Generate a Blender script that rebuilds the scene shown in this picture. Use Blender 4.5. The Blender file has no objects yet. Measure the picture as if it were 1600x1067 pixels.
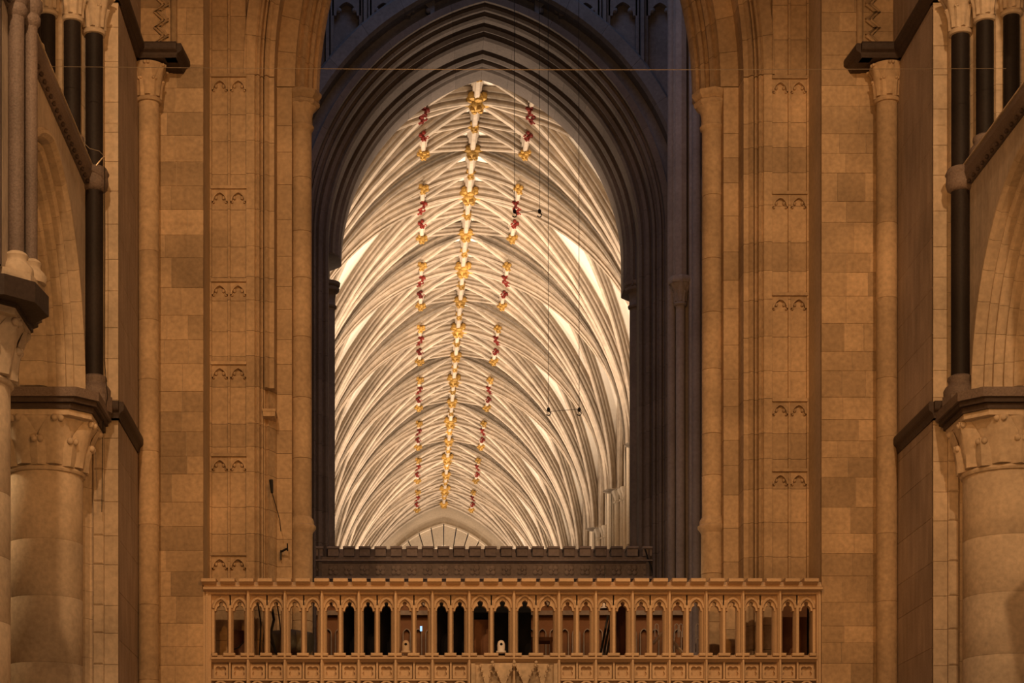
import bpy, math, random
from math import sin, cos, pi, sqrt, acos, radians
random.seed(7)
C = bpy.context.scene.collection
sc = bpy.context.scene

# ------------------------------------------------------------------ camera
F = 3020.0; VX = 640.0; VY = 1440.0; CX = -1.65   # focal length in px, vanishing point, camera x
cam = bpy.data.cameras.new('camera'); camo = bpy.data.objects.new('camera', cam); C.objects.link(camo)
cam.sensor_width = 36; cam.lens = F/1600*36
cam.shift_x = (800-VX)/1600; cam.shift_y = (VY-533.5)/1600
cam.clip_end = 400; cam.clip_start = .5
camo.location = (CX, 0, 0); camo.rotation_euler = (pi/2, 0, 0)
sc.camera = camo
sc.view_settings.view_transform = 'Standard'; sc.view_settings.look = 'None'
sc.view_settings.exposure = 0; sc.view_settings.gamma = 1; sc.view_settings.use_curve_mapping = False
w = bpy.data.worlds.new('world'); sc.world = w; w.use_nodes = True
w.node_tree.nodes['Background'].inputs[0].default_value = (.10, .13, .2, 1)
w.node_tree.nodes['Background'].inputs[1].default_value = .10

# ------------------------------------------------------------------ lights
def light(name, kind, loc, power, col, size=.2, target=None, **k):
    l = bpy.data.lights.new(name, kind); l.energy = power; l.color = col
    if kind == 'AREA':
        l.size = size
        if 'sy' in k: l.shape = 'RECTANGLE'; l.size_y = k['sy']
    else: l.shadow_soft_size = size
    if kind == 'SPOT': l.spot_size = k.get('cone', radians(60)); l.spot_blend = k.get('blend', .5)
    o = bpy.data.objects.new(name, l); C.objects.link(o); o.location = loc
    if target is not None:
        from mathutils import Vector
        o.rotation_euler = (Vector(target)-Vector(loc)).to_track_quat('-Z', 'Y').to_euler()
    return o
NAVE = (1, .76, .55)
for k in range(8):
    y = 47.6+6.1*k+(1.2 if k == 0 else 0)
    for s in (-1, 1):
        light('nave_uplight', 'SPOT', (s*3.5, y, 8.4), 3700, NAVE, .10, (-s*1.6, y+(1.5 if k == 0 else .3), 20), cone=radians(86), blend=.6)
ORANGE = (1, .40, .08); WARM = (1, .54, .235)
# choir lights trained on the crossing piers
light('pier_spot', 'SPOT', (2.5, 12, 9), 2500, ORANGE, .3, (-4.3, 31, 10), cone=radians(44), blend=.6)
light('pier_spot', 'SPOT', (-2.5, 12, 9), 2500, ORANGE, .3, (4.5, 31, 10), cone=radians(44), blend=.6)
# general warm light of the choir, high on both sides and low in the middle
light('choir_light', 'AREA', (0, 10, 14), 420, WARM, 4, (0, 30, 8), sy=2)
light('choir_low_light', 'AREA', (0, 16, 0.3), 240, WARM, 3, (0, 30, 8), sy=2)
for s in (-1, 1):
    light('choir_side_light', 'SPOT', (s*5.0, 14, 15.5), 3500, (1, .60, .30), .15, (s*5.8, 29, 7), cone=radians(60), blend=.5)
    light('aisle_light', 'POINT', (s*9.7, 28.4, 8.2), 300 if s < 0 else 650, (1, .70, .38), .3)
    light('triforium_light', 'POINT', (s*7.6, 23.5, 11.6), 60, (1, .7, .42), .15)
# crossing: cool dusk light falling down the lantern tower
light('lantern_light', 'AREA', (0, 36.5, 27), 270, (.50, .62, 1), 6, (0, 39, 10), sy=5)
light('crossing_low_light', 'AREA', (-2.0, 35.5, 5.8), 30, (.95, .80, .74), 2.0, (4.3, 41.5, 11), sy=1.0)
light('loft_light', 'POINT', (-1.8, 33.0, 5.9), 10, (1, .7, .4), .2)
light('loft_light', 'POINT', (2.6, 33.4, 5.9), 10, (1, .7, .4), .2)

# ------------------------------------------------------------------ materials
def stone(name, col, var=.18, rough=.85, grain=14, bump=.25, tint=.30, blotch=.9, dist=.02, streak=None, spec=.25):
    m = bpy.data.materials.new(name); m.use_nodes = True; nt = m.node_tree; N = nt.nodes; L = nt.links
    b = N['Principled BSDF']; b.inputs['Roughness'].default_value = rough; b.inputs['Specular IOR Level'].default_value = spec
    geo = N.new('ShaderNodeNewGeometry')
    def noise(scale, det=4, src=None):
        n = N.new('ShaderNodeTexNoise'); n.inputs['Scale'].default_value = scale; n.inputs['Detail'].default_value = det
        L.new(src or geo.outputs['Position'], n.inputs['Vector']); return n
    n1 = noise(blotch); n2 = noise(grain, 6)
    src = None
    if streak:
        mp = N.new('ShaderNodeMapping'); mp.inputs['Scale'].default_value = streak; L.new(geo.outputs['Position'], mp.inputs['Vector']); src = mp.outputs[0]
        n3 = noise(1.0, 5, src)
    oi = N.new('ShaderNodeObjectInfo')
    def mr(sock, a, bb):
        r = N.new('ShaderNodeMapRange'); r.inputs['From Min'].default_value = 0.25 if sock.name != 'Random' else 0
        r.inputs['From Max'].default_value = .75 if sock.name != 'Random' else 1
        r.inputs['To Min'].default_value = a; r.inputs['To Max'].default_value = bb; L.new(sock, r.inputs['Value']); return r.outputs[0]
    def mul(a, bb):
        q = N.new('ShaderNodeMath'); q.operation = 'MULTIPLY'; L.new(a, q.inputs[0]); L.new(bb, q.inputs[1]); return q.outputs[0]
    v = mul(mr(n1.outputs[0], 1-var, 1+var), mr(n2.outputs[0], 1-var*.7, 1+var*.7))
    v = mul(v, mr(oi.outputs['Random'], 1-tint, 1+tint*.55))
    if streak: v = mul(v, mr(n3.outputs[0], 1-var, 1+var))
    mx = N.new('ShaderNodeVectorMath'); mx.operation = 'SCALE'; mx.inputs[0].default_value = col; L.new(v, mx.inputs['Scale'])
    L.new(mx.outputs[0], b.inputs['Base Color'])
    if bump:
        bp = N.new('ShaderNodeBump'); bp.inputs['Strength'].default_value = bump; bp.inputs['Distance'].default_value = dist
        L.new((n3 if streak else n2).outputs[0], bp.inputs['Height']); L.new(bp.outputs[0], b.inputs['Normal'])
    return m
M = {}
M['ashlar'] = stone('honey_limestone', (.46, .33, .20), tint=.30, var=.30)
M['mortar'] = stone('lime_mortar', (.56, .44, .30), tint=0)
M['pier'] = stone('crossing_pier_limestone', (.47, .34, .21), tint=.2, var=.28)
M['tooled'] = stone('tooled_limestone', (.37, .29, .23), tint=.06, streak=(3, 6, 1.2), grain=30, bump=.5)
M['side'] = stone('choir_limestone', (.50, .40, .29), tint=.08, var=.24)
M['plaster'] = stone('grey_plaster_wall', (.44, .37, .30), tint=.05, streak=(4, 8, 2), bump=.3)
M['marble'] = stone('dark_polished_marble', (.018, .013, .011), var=.4, rough=.6, tint=.2, grain=30, bump=.1, spec=.2)
M['marblebrown'] = stone('brown_worn_marble', (.17, .13, .11), var=.35, rough=.6, tint=.1, grain=40, bump=.4)
M['string'] = stone('dark_string_course_stone', (.055, .038, .03), var=.3, rough=.6, tint=.15, grain=20)
M['screen'] = stone('pale_screen_stone', (.60, .44, .28), var=.12, tint=.08, grain=30, bump=.15)
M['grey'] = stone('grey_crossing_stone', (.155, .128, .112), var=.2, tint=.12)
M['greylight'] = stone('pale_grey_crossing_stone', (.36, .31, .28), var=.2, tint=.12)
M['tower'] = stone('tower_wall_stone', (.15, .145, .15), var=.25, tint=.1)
M['parapet'] = stone('weathered_parapet_stone', (.25, .20, .17), var=.3, tint=.2)
M['rib'] = stone('vault_rib_stone', (.41, .34, .265), var=.22, tint=.12, grain=8, bump=.1, blotch=1.6)
M['web'] = stone('whitewashed_vault_web', (.86, .80, .70), var=.05, tint=.03, grain=10, bump=.05)
M['naveW'] = stone('nave_wall_stone', (.52, .44, .34), var=.15, tint=.1)
M['floor'] = stone('stone_floor', (.30, .24, .19), var=.2, tint=0)
def simple(name, col, rough=.6, metal=0, grain=20, var=.15, emit=None):
    m = stone(name, col, var=var, rough=rough, grain=grain, bump=.1, tint=.08)
    b = m.node_tree.nodes['Principled BSDF']; b.inputs['Metallic'].default_value = metal
    if emit: b.inputs['Emission Color'].default_value = (*emit[0], 1); b.inputs['Emission Strength'].default_value = emit[1]
    return m
M['gold'] = simple('gilded_boss', (.36, .21, .05), .5, .3, 30, .6)
M['red'] = simple('red_painted_boss', (.15, .016, .01), .8, 0, 40, .5)
M['black'] = simple('black_cloth_board', (.006, .006, .007), .9)
M['metal'] = simple('black_painted_metal', (.02, .02, .02), .5, .3)
M['wire'] = simple('steel_wire', (.35, .28, .2), .4, .6)
M['cream'] = simple('cream_plastic', (.60, .46, .32), .5)
M['white'] = simple('white_plastic', (.78, .72, .66), .45)
M['wood'] = simple('brown_wood', (.16, .07, .03), .6)
M['maroon'] = simple('maroon_fabric', (.05, .018, .012), .9)
M['cover'] = simple('grey_green_cover', (.22, .21, .16), .9)
M['glass'] = simple('dark_window_glass', (.03, .035, .045), .2)
M['screenlit'] = simple('lit_monitor', (.3, .5, .7), .3, emit=((.35, .65, 1), 1.2))
M['lamp'] = simple('lit_lamp_glass', (.8, .75, .65), .4, emit=((1, .85, .6), .8))
M['carved'] = simple('carved_canopy_stone', (.55, .42, .28), .85, 0, 12, .35)

# ------------------------------------------------------------------ helpers
W = {}
class MB:
    def __init__(s): s.v = []; s.f = []
    def add(s, vs, fs):
        n = len(s.v); s.v += [tuple(p) for p in vs]; s.f += [tuple(i+n for i in f) for f in fs]
    def box(s, x0, x1, y0, y1, z0, z1, c=0):
        x0, x1 = min(x0, x1), max(x0, x1); y0, y1 = min(y0, y1), max(y0, y1)
        if not c:
            s.add([(x, y, z) for x in (x0, x1) for y in (y0, y1) for z in (z0, z1)],
                  [(0, 1, 3, 2), (4, 6, 7, 5), (0, 4, 5, 1), (2, 3, 7, 6), (0, 2, 6, 4), (1, 5, 7, 3)])
        else:   # chamfered on the edges of the front (-y) face
            vs = [(x0, y1, z0), (x1, y1, z0), (x1, y1, z1), (x0, y1, z1),
                  (x0, y0+c, z0), (x1, y0+c, z0), (x1, y0+c, z1), (x0, y0+c, z1),
                  (x0+c, y0, z0+c), (x1-c, y0, z0+c), (x1-c, y0, z1-c), (x0+c, y0, z1-c)]
            s.add(vs, [(0, 3, 2, 1), (0, 1, 5, 4), (1, 2, 6, 5), (2, 3, 7, 6), (3, 0, 4, 7),
                       (4, 5, 9, 8), (5, 6, 10, 9), (6, 7, 11, 10), (7, 4, 8, 11), (8, 9, 10, 11)])
    def loft(s, rings, closed=True, caps=True):
        n = len(rings[0]); base = len(s.v)
        for r in rings: s.v += [tuple(p) for p in r]
        for i in range(len(rings)-1):
            for j in range(n if closed else n-1):
                a = base+i*n+j; b = base+i*n+(j+1) % n
                s.f.append((a, b, b+n, a+n))
        if caps and closed:
            s.f.append(tuple(base+j for j in range(n))[::-1]); s.f.append(tuple(base+(len(rings)-1)*n+j for j in range(n)))
    def lathe(s, c, prof, n=20, a0=0, a1=2*pi):
        full = abs(a1-a0-2*pi) < 1e-6
        rings = []
        for r, z in prof:
            k = n if full else n+1
            rings.append([(c[0]+r*cos(a0+(a1-a0)*i/n), c[1]+r*sin(a0+(a1-a0)*i/n), c[2]+z) for i in range(k)])
        s.loft(rings, closed=full, caps=full)
    def tube(s, pts, r, n=6):
        from mathutils import Vector
        P = [Vector(p) for p in pts]; rings = []
        for i, p in enumerate(P):
            t = (P[min(i+1, len(P)-1)]-P[max(i-1, 0)]).normalized()
            u = t.cross(Vector((0, 0, 1)) if abs(t.z) < .9 else Vector((1, 0, 0))).normalized(); v = t.cross(u)
            rr = r[i] if isinstance(r, (list, tuple)) else r
            rings.append([p+u*rr*cos(2*pi*k/n)+v*rr*sin(2*pi*k/n) for k in range(n)])
        s.loft(rings)
    def prism(s, poly, y0, y1):     # polygon in (x,z) pushed along y
        s.loft([[(p[0], y0, p[1]) for p in poly], [(p[0], y1, p[1]) for p in poly]])
    def plan(s, poly, z0, z1):      # polygon in (x,y) raised in z
        s.loft([[(p[0], p[1], z0) for p in poly], [(p[0], p[1], z1) for p in poly]])
    def ball(s, c, r, n=8, m=6, sq=(1, 1, 1)):
        s.loft([[(c[0]+r*sq[0]*sin(pi*(j+.02)/(m+.04))*cos(2*pi*i/n), c[1]+r*sq[1]*sin(pi*(j+.02)/(m+.04))*sin(2*pi*i/n), c[2]-r*sq[2]*cos(pi*(j+.02)/(m+.04))) for i in range(n)] for j in range(m+1)])
    def build(s, name, mat, parent=None, smooth=False, label=None, angle=40):
        import bmesh
        off = W.get(parent.name, (0, 0, 0)) if parent else (0, 0, 0)
        me = bpy.data.meshes.new(name)
        me.from_pydata([(p[0]-off[0], p[1]-off[1], p[2]-off[2]) for p in s.v], [], s.f)
        bm = bmesh.new(); bm.from_mesh(me); bmesh.ops.recalc_face_normals(bm, faces=bm.faces); bm.to_mesh(me); bm.free()
        me.materials.append(M[mat] if isinstance(mat, str) else mat)
        if smooth:
            for p in me.polygons: p.use_smooth = True
            try: me.set_sharp_from_angle(angle=radians(angle))
            except Exception: pass
        o = bpy.data.objects.new(name, me); C.objects.link(o)
        if parent: o.parent = parent; W[o.name] = off
        else: W[o.name] = (0, 0, 0)
        if label: o['label'] = label
        return o
def root(name, loc, label, cat, group=None, kind=None):
    o = bpy.data.objects.new(name, None); C.objects.link(o); o.location = loc; W[o.name] = tuple(loc)
    o.empty_display_size = .2
    o['label'] = label
    if cat: o['category'] = cat
    if group: o['group'] = group
    if kind: o['kind'] = kind
    return o
def tag(o, label, cat, group=None, kind=None):
    o['label'] = label
    if cat: o['category'] = cat
    if group: o['group'] = group
    if kind: o['kind'] = kind
    return o
def copy_tree(o, loc, label=None, parent=None):
    c = o.copy(); C.objects.link(c)
    if parent: c.parent = parent
    else: c.location = loc
    W[c.name] = tuple(loc)
    if label: c['label'] = label
    for ch in o.children: copy_tree(ch, loc, None, c)
    return c
SW = {-1: 'left', 1: 'right'}

# pointed arch swept profile --------------------------------------------------
def arch_pt(a, z0, R, u, tau, side):
    """point on the offset curve at fraction tau (0 = springing, 1 = apex)"""
    te = acos(max(-1, min(1, (R-a)/(R+u)))); th = tau*te
    return side*(-(R-a)+(R+u)*cos(th)), z0+(R+u)*sin(th)
def arch_piece(mb, prof, a, z0, R, side, t0, t1, n, fr, jt=0.0):
    rings = []
    for i in range(n+1):
        t = t0+(t1-t0)*i/n
        if i == 0: t += jt
        if i == n: t -= jt
        rings.append([fr(*(lambda p: (p[0], v, p[1]))(arch_pt(a, z0, R, u, t, side))) for u, v in prof])
    mb.loft(rings)
def ident(x, v, z): return (x, v, z)

def spandrel(mb, a, z0, R, u, xl, xr, ztop, v0, v1, fr, n=16):
    """wall above an arch's offset curve u, from xl to xr, up to ztop; solid between depths v0 and v1"""
    pts = [arch_pt(a, z0, R, u, i/n, -1) for i in range(n+1)] + [arch_pt(a, z0, R, u, 1-i/n, 1) for i in range(1, n+1)]
    pts = [(xl, z0), ] + pts + [(xr, z0)]
    base = len(mb.v)
    for x, z in pts:
        mb.v += [fr(x, v0, z), fr(x, v0, ztop), fr(x, v1, ztop), fr(x, v1, z)]
    for i in range(len(pts)-1):
        p = base+4*i; q = p+4
        mb.f += [(p, q, q+1, p+1), (p+1, q+1, q+2, p+2), (p+2, q+2, q+3, p+3), (p+3, q+3, q, p)]
    e = base+4*(len(pts)-1)
    mb.f += [(base, base+1, base+2, base+3), (e, e+3, e+2, e+1)]

def courses(z0, z1, lo=.36, hi=.5):
    out = [z0]
    while out[-1] < z1-lo: out.append(out[-1]+random.uniform(lo, hi))
    out[-1] = z1
    return list(zip(out[:-1], out[1:]))

def leaf(mb, c, ang, r0, r1, z0, z1, w, curl=.04):
    """a stiff leaf rising up a capital bell and ending in a curled knob"""
    ca, sa = cos(ang), sin(ang); rings = []
    K = 6; e_ = max(1, r0/.2)
    for i in range(K+1):
        t = i/K; r = r0+(r1-r0)*t**2.2; z = z0+(z1-z0)*t; ww = w*(.55+.6*sin(pi*min(1, t*.9+.1)))
        row = []
        for q, dr in ((-1, -.01), (-.5, .012), (0, .026), (.5, .012), (1, -.01)):
            row.append((c[0]+(r+dr*e_)*ca-q*ww*sa, c[1]+(r+dr*e_)*sa+q*ww*ca, z))
        row += [(c[0]+(r-.05)*ca, c[1]+(r-.05)*sa, z)]
        rings.append(row)
    mb.loft(rings)
    for q in (-1, 1):
        mb.ball((c[0]+(r1+curl*.5)*ca-q*curl*.9*sa, c[1]+(r1+curl*.5)*sa+q*curl*.9*ca, z1-curl*.8), curl, 8, 5)

def capital(c, r, z0, z1, rt, name, mat, parent, n=8, w=None, square=None):
    """foliate capital with astragal ring (parts: capital > leaf)"""
    mb = MB(); h = z1-z0
    mb.lathe((c[0], c[1], 0), [(r, z0-.01), (r+.03, z0), (r+.045, z0+.03), (r+.03, z0+.06), (r, z0+.07), (r+.01, z0+.07+h*.3),
                               (r+(rt-r)*.35, z0+h*.65), (rt*.97, z1-.06), (rt, z1-.03), (rt, z1)], 24)
    o = mb.build(name, mat, parent, True)
    w = w or r*.42
    for k in range(n):
        a = 2*pi*(k+.5)/n
        b = MB(); leaf(b, c, a, r+.02, rt+.02, z0+.08, z1-.02, w, min(.05, r*.16)); b.build('leaf', mat, o, True)
        b = MB(); leaf(b, c, a+pi/n, r+.02, r+(rt-r)*.55, z0+.06, z0+h*.6, w*.8, min(.05, r*.14)); b.build('leaf', mat, o, True)
    return o
def base_rings(c, r, z0, h, parent, mat, name='base', square=True):
    mb = MB(); mb.lathe((c[0], c[1], 0), [(r*1.75, z0), (r*1.8, z0+h*.3), (r*1.6, z0+h*.45), (r*1.3, z0+h*.55), (r*1.25, z0+h*.65), (r*1.4, z0+h*.78), (r*1.35, z0+h*.9), (r, z0+h)], 24)
    if square: mb.lathe((c[0], c[1], 0), [(r*1.95, z0-h*.7), (r*1.95, z0), (r*1.5, z0)], 8)
    return mb.build(name, mat, parent, True)

FLOOR = -1.6
# ------------------------------------------------------------------ setting: floor and ceilings
mb = MB(); mb.box(-14, 14, -3, 97, FLOOR-.3, FLOOR); tag(mb.build('floor', 'floor'), 'worn stone floor of the choir and nave', None, kind='structure')

# ------------------------------------------------------------------ west nave vault
ZS, ZR, HW, BAY = 14.0, 20.5, 5.15, 6.1
HB = BAY/2
ENDS = [((0, HB), ZR), ((0, 1.5), ZR-.02), ((0, 0), ZR), ((1.38, 0), 20.05), ((2.72, 0), 19.95), ((HW, 0), 19.7)]
def g(t, q=.22): return (1-q)*sqrt(max(0, 1-(1-t)**2))+q*t
def rib_curve(E, zE, t):
    dx, dy = E[0]-HW, E[1]-HB; L = sqrt(dx*dx+dy*dy); st = .16
    sx, sy = HW+dx/L*st, HB+dy/L*st
    return (sx+(E[0]-sx)*t, sy+(E[1]-sy)*t, ZS+(zE-ZS)*g(t, .21 if E[0] < .1 else .36))
PROF = [(.17, .04), (.17, -.07), (.115, -.10), (.10, -.15), (.135, -.19), (.12, -.235), (.075, -.25), (.06, -.31), (.085, -.35), (.055, -.40),
        (-.055, -.40), (-.085, -.35), (-.06, -.31), (-.075, -.25), (-.12, -.235), (-.135, -.19), (-.10, -.15), (-.115, -.10), (-.17, -.07), (-.17, .04)]
def rib_mesh(pts, sc_=1.0):
    from mathutils import Vector
    mb = MB(); P = [Vector(p) for p in pts]; rings = []
    for i, p in enumerate(P):
        t = (P[min(i+1, len(P)-1)]-P[max(i-1, 0)]).normalized()
        h = Vector((P[-1].x-P[0].x, P[-1].y-P[0].y, 0)).normalized()
        b = Vector((-h.y, h.x, 0)); n = b.cross(t)
        if n.z < 0 or (abs(n.z) < 1e-3 and n.dot(Vector((p.x, 0, 0))) < 0): n = -n
        if i == 0:
            n = Vector((-h.x, -h.y, 0)) if t.z > .5 else n
        rings.append([p+b*(u*sc_)+n*(v*sc_) for u, v in PROF])
    mb.loft(rings); return mb
def quad_sym(mb, sx, sy):
    o = MB(); o.v = [(sx*x, sy*y, z) for x, y, z in mb.v]; o.f = list(mb.f); return o
NSEG = 16
TS = [1-cos(pi/2*i/NSEG) for i in range(NSEG+1)]
def on_rib(k, x):   # point on rib k where plan x is given
    E, zE = ENDS[k]; lo, hi = 0, 1
    for _ in range(30):
        m = (lo+hi)/2
        if rib_curve(E, zE, m)[0] > x: lo = m
        else: hi = m
    return rib_curve(E, zE, lo)
def boss(mb, p, r, n=9, d=.9):
    mb.ball((p[0], p[1], p[2]-.34), r*.6, 10, 6, (1, 1, d))
    for k in range(n):
        a = 2*pi*k/n+.3
        mb.ball((p[0]+r*.62*cos(a), p[1]+r*.62*sin(a), p[2]-.32+.05*(k % 2)), r*.36, 7, 4, (1, 1, .8))
    for k in range(4):
        a = 2*pi*k/4+.5
        mb.ball((p[0]+r*.28*cos(a), p[1]+r*.28*sin(a), p[2]-.34-r*.42), r*.2, 6, 4)
vault_protos = {}
def build_bay(i):
    yc = 47.6+BAY*i
    r = root('ceiling', (0, yc, ZS), ['nearest bay of the ribbed stone nave vault, just inside the dark pointed arch', 'second bay of the ribbed nave vault beyond the dark arch',
             'third bay of the ribbed nave vault', 'fourth bay of the ribbed nave vault', 'fifth bay of the ribbed nave vault', 'sixth bay of the ribbed nave vault',
             'seventh bay of the ribbed nave vault', 'last bay of the ribbed nave vault, against the west wall'][i], None, kind='structure')
    return r
b0 = build_bay(0); W[b0.name] = (0, 0, 0)   # local coordinates: bay middle at y=0, z absolute
b0.location = (0, 47.6, 0)
for sx in (-1, 1):
    for sy in (-1, 1):
        for k, (E, zE) in enumerate(ENDS):
            if k == 0 and False: continue
            s_ = .90 if k in (0, 2) else .80
            q = rib_mesh([rib_curve(E, zE, t) for t in TS], s_)
            quad_sym(q, sx, sy).build('rib', 'rib', b0)
        n1 = on_rib(2, 1.3); n2 = on_rib(1, 1.3)
        for A, B, c in ((n1, n2, .72), ((0, HB, ZR), n2, .65), ((0, 1.5, ZR), n1, .65)):
            q = rib_mesh([tuple(A[j]+(B[j]-A[j])*t for j in range(3)) for t in (0, .5, 1)], c)
            quad_sym(q, sx, sy).build('lierne_rib', 'rib', b0)
        # web between neighbouring ribs
        mbw = MB()
        for k in range(5):
            (E0, z0), (E1, z1) = ENDS[k], ENDS[k+1]
            grid = []
            for t in TS:
                p0, p1 = rib_curve(E0, z0, t), rib_curve(E1, z1, t)
                grid.append([(p0[0]+(p1[0]-p0[0])*w_/4, p0[1]+(p1[1]-p0[1])*w_/4, p0[2]+(p1[2]-p0[2])*w_/4+.03+.12*t*(w_/4)*(1-w_/4)) for w_ in range(5)])
            mbw.loft(grid, closed=False)
        quad_sym(mbw, sx, sy).build('web', 'web', b0, True, angle=60)
    # lateral ridge rib
    q = rib_mesh([(x, 0, z) for x, z in ((0, ZR), (1.38, 20.05), (2.72, 19.95), (HW, 19.7))], .75)
    # straight rib across: needs its own side vector
    quad_sym(q, sx, 1).build('ridge_rib', 'rib', b0)
from mathutils import Vector
for y0, y1 in ((-HB, -1.5), (-1.5, 0), (0, 1.5), (1.5, HB)):
    mb = MB(); rings = []
    for y in (y0, y1): rings.append([(u*.85, y, ZR+v*.9) for u, v in PROF])
    mb.loft(rings); mb.build('ridge_rib', 'rib', b0)
def add_boss(p, r, mat, n=9):
    mb = MB(); boss(mb, p, r, n); mb.build('boss', mat, b0, True, label='gilded carved boss' if mat == 'gold' else 'red painted boss')
add_boss((0, 0, ZR), .40, 'gold', 11); add_boss((0, HB, ZR), .33, 'gold', 10)
for sy in (-1, 1):
    add_boss((0, sy*1.5, ZR), .20, 'gold', 8)
for sx in (-1, 1):
    for sy in (-1, 1):
        add_boss((sx*n1[0], sy*n1[1], n1[2]), .16, 'red', 7); add_boss((sx*n2[0], sy*n2[1], n2[2]), .19, 'gold', 8)
    add_boss((sx*1.38, 0, 20.1), .19, 'red', 8); add_boss((sx*2.72, 0, 19.95), .14, 'gold', 7)
BAYS = [b0]
for i in range(1, 8):
    c = copy_tree(b0, (0, 47.6+BAY*i, 0)); c['label'] = ['', 'second bay of the ribbed nave vault beyond the dark arch',
        'third bay of the ribbed nave vault', 'fourth bay of the ribbed nave vault', 'fifth bay of the ribbed nave vault', 'sixth bay of the ribbed nave vault',
        'seventh bay of the ribbed nave vault', 'last bay of the ribbed nave vault, against the west wall'][i]
    BAYS.append(c)
# roof shell above the vault keeps the night out
mb = MB(); mb.box(-6.2, 6.2, 44.0, 95.5, 21.3, 21.7); tag(mb.build('roof', 'grey'), 'plain roof slab above the nave vault', None, kind='structure')

# nave side walls, shafts and clerestory windows
for s in (-1, 1):
    wl = root('wall_nave_'+SW[s], (s*4.6, 44.5, FLOOR), 'clerestory wall of the nave on the %s' % SW[s], None, kind='structure')
    mb = MB(); mb.box(s*5.42, s*6.0, 44.4, 96, FLOOR, 21.5); mb.build('wall_panel', 'naveW', wl)
    for i in range(8):
        yc = 47.6+BAY*i
        # clerestory window: dark glass, frame, mullions
        fr = lambda x, v, z, yc=yc: (s*v, yc+x, z)
        mb = MB()
        for sd in (-1, 1):
            mb.plan([(s*5.25, yc+sd*1.75), (s*5.46, yc+sd*1.75), (s*5.46, yc+sd*1.5), (s*5.30, yc+sd*1.55)], 12.0, 16.7)
            arch_piece(mb, [(0, 5.44), (0, 5.3), (.2, 5.25), (.2, 5.44)], 1.55, 16.7, 2.2, sd, 0, 1, 8, fr)
        f_ = mb.build('window_frame', 'naveW', wl)
        mb = MB(); mb.box(s*5.40, s*5.419, yc-1.5, yc+1.5, 12, 18.6); mb.build('window_glass', 'glass', f_)
        for q in (-.75, 0, .75):
            mb = MB(); mb.box(s*5.28, s*5.4, yc+q-.05, yc+q+.05, 12, 18.6); mb.build('mullion', 'naveW', f_)
        for q in (-2.1, -1.9, 1.9, 2.1, -1.2, 1.2, -.4, .4):
            mb = MB(); mb.box(s*5.3, s*5.42, yc+q-.045, yc+q+.045, FLOOR+3, 11 if abs(q) < 1.8 else 16); mb.build('wall_shaft', 'naveW', wl)
    for i in range(1, 9):
        y = 47.6-HB+BAY*i
        t = root('vaulting_shaft', (s*5.2, y, FLOOR), 'bundle of slender wall shafts under the nave vault, %s wall, %s from the dark arch' % (SW[s], ['', 'nearest', 'second', 'third', 'fourth', 'fifth', 'sixth', 'seventh', 'last'][i]), 'shaft', 'vaulting shafts along the nave walls')
        for dx, dy, r_ in ((-.12, 0, .12), (0, -.3, .09), (0, .3, .09), (.05, -.52, .07), (.05, .52, .07)):
            x = s*(5.25+dx)
            mb = MB(); mb.lathe((x, y+dy, 0), [(r_, FLOOR), (r_, ZS-.35)], 10); mb.build('shaft', 'naveW', t, True)
            mb = MB(); mb.lathe((x, y+dy, 0), [(r_+.03, ZS-.4), (r_+.03, ZS-.34), (r_, ZS-.32), (r_+.02, ZS-.2), (r_+.09, ZS-.06), (r_+.09, ZS+.02)], 8); mb.build('capital', 'naveW', t, True)
# west wall of the nave with the head of its window
ww = root('wall_west', (0, 93.7, FLOOR), 'pale west wall closing the nave, head of a great window showing', None, kind='structure')
mb = MB(); spandrel(mb, 2.6, 14.6, 3.66, 1.1, -5.9, 5.9, 21.5, 93.5, 94.3, ident); mb.box(-5.9, -3.6, 93.5, 94.3, FLOOR, 14.6); mb.box(3.6, 5.9, 93.5, 94.3, FLOOR, 14.6); mb.build('wall_panel', 'naveW', ww)
for sd in (-1, 1):
    for k in range(10):
        mb = MB(); arch_piece(mb, [(0, 94.2), (0, 93.9), (.08, 93.7), (.12, 93.56), (1.02, 93.5), (1.04, 93.40), (1.12, 93.40), (1.14, 94.2)], 2.6, 14.6, 3.66, sd, k/10, (k+1)/10, 2, ident, .004); mb.build('voussoir', 'naveW', ww)
mb = MB(); mb.box(-2.7, 2.7, 94.05, 94.1, 8, 18.6); g_ = mb.build('window_glass', 'glass', ww)
for x in (-1.9, -1.2, -.6, 0, .6, 1.2, 1.9):
    mb = MB(); mb.box(x-.06, x+.06, 93.8, 94.05, 8, 17.2-abs(x)*.5); mb.build('mullion', 'naveW', ww)
for x in (-1.2, 0, 1.2):
    mb = MB()
    fr = lambda a, v, z, x=x: (x+a, v, z)
    for sd in (-1, 1): arch_piece(mb, [(0, 94.04), (0, 93.82), (.1, 93.82), (.1, 94.04)],   .5, 16.2, .8, sd, 0, 1, 5, fr)
    mb.build('tracery', 'naveW', ww)

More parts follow.
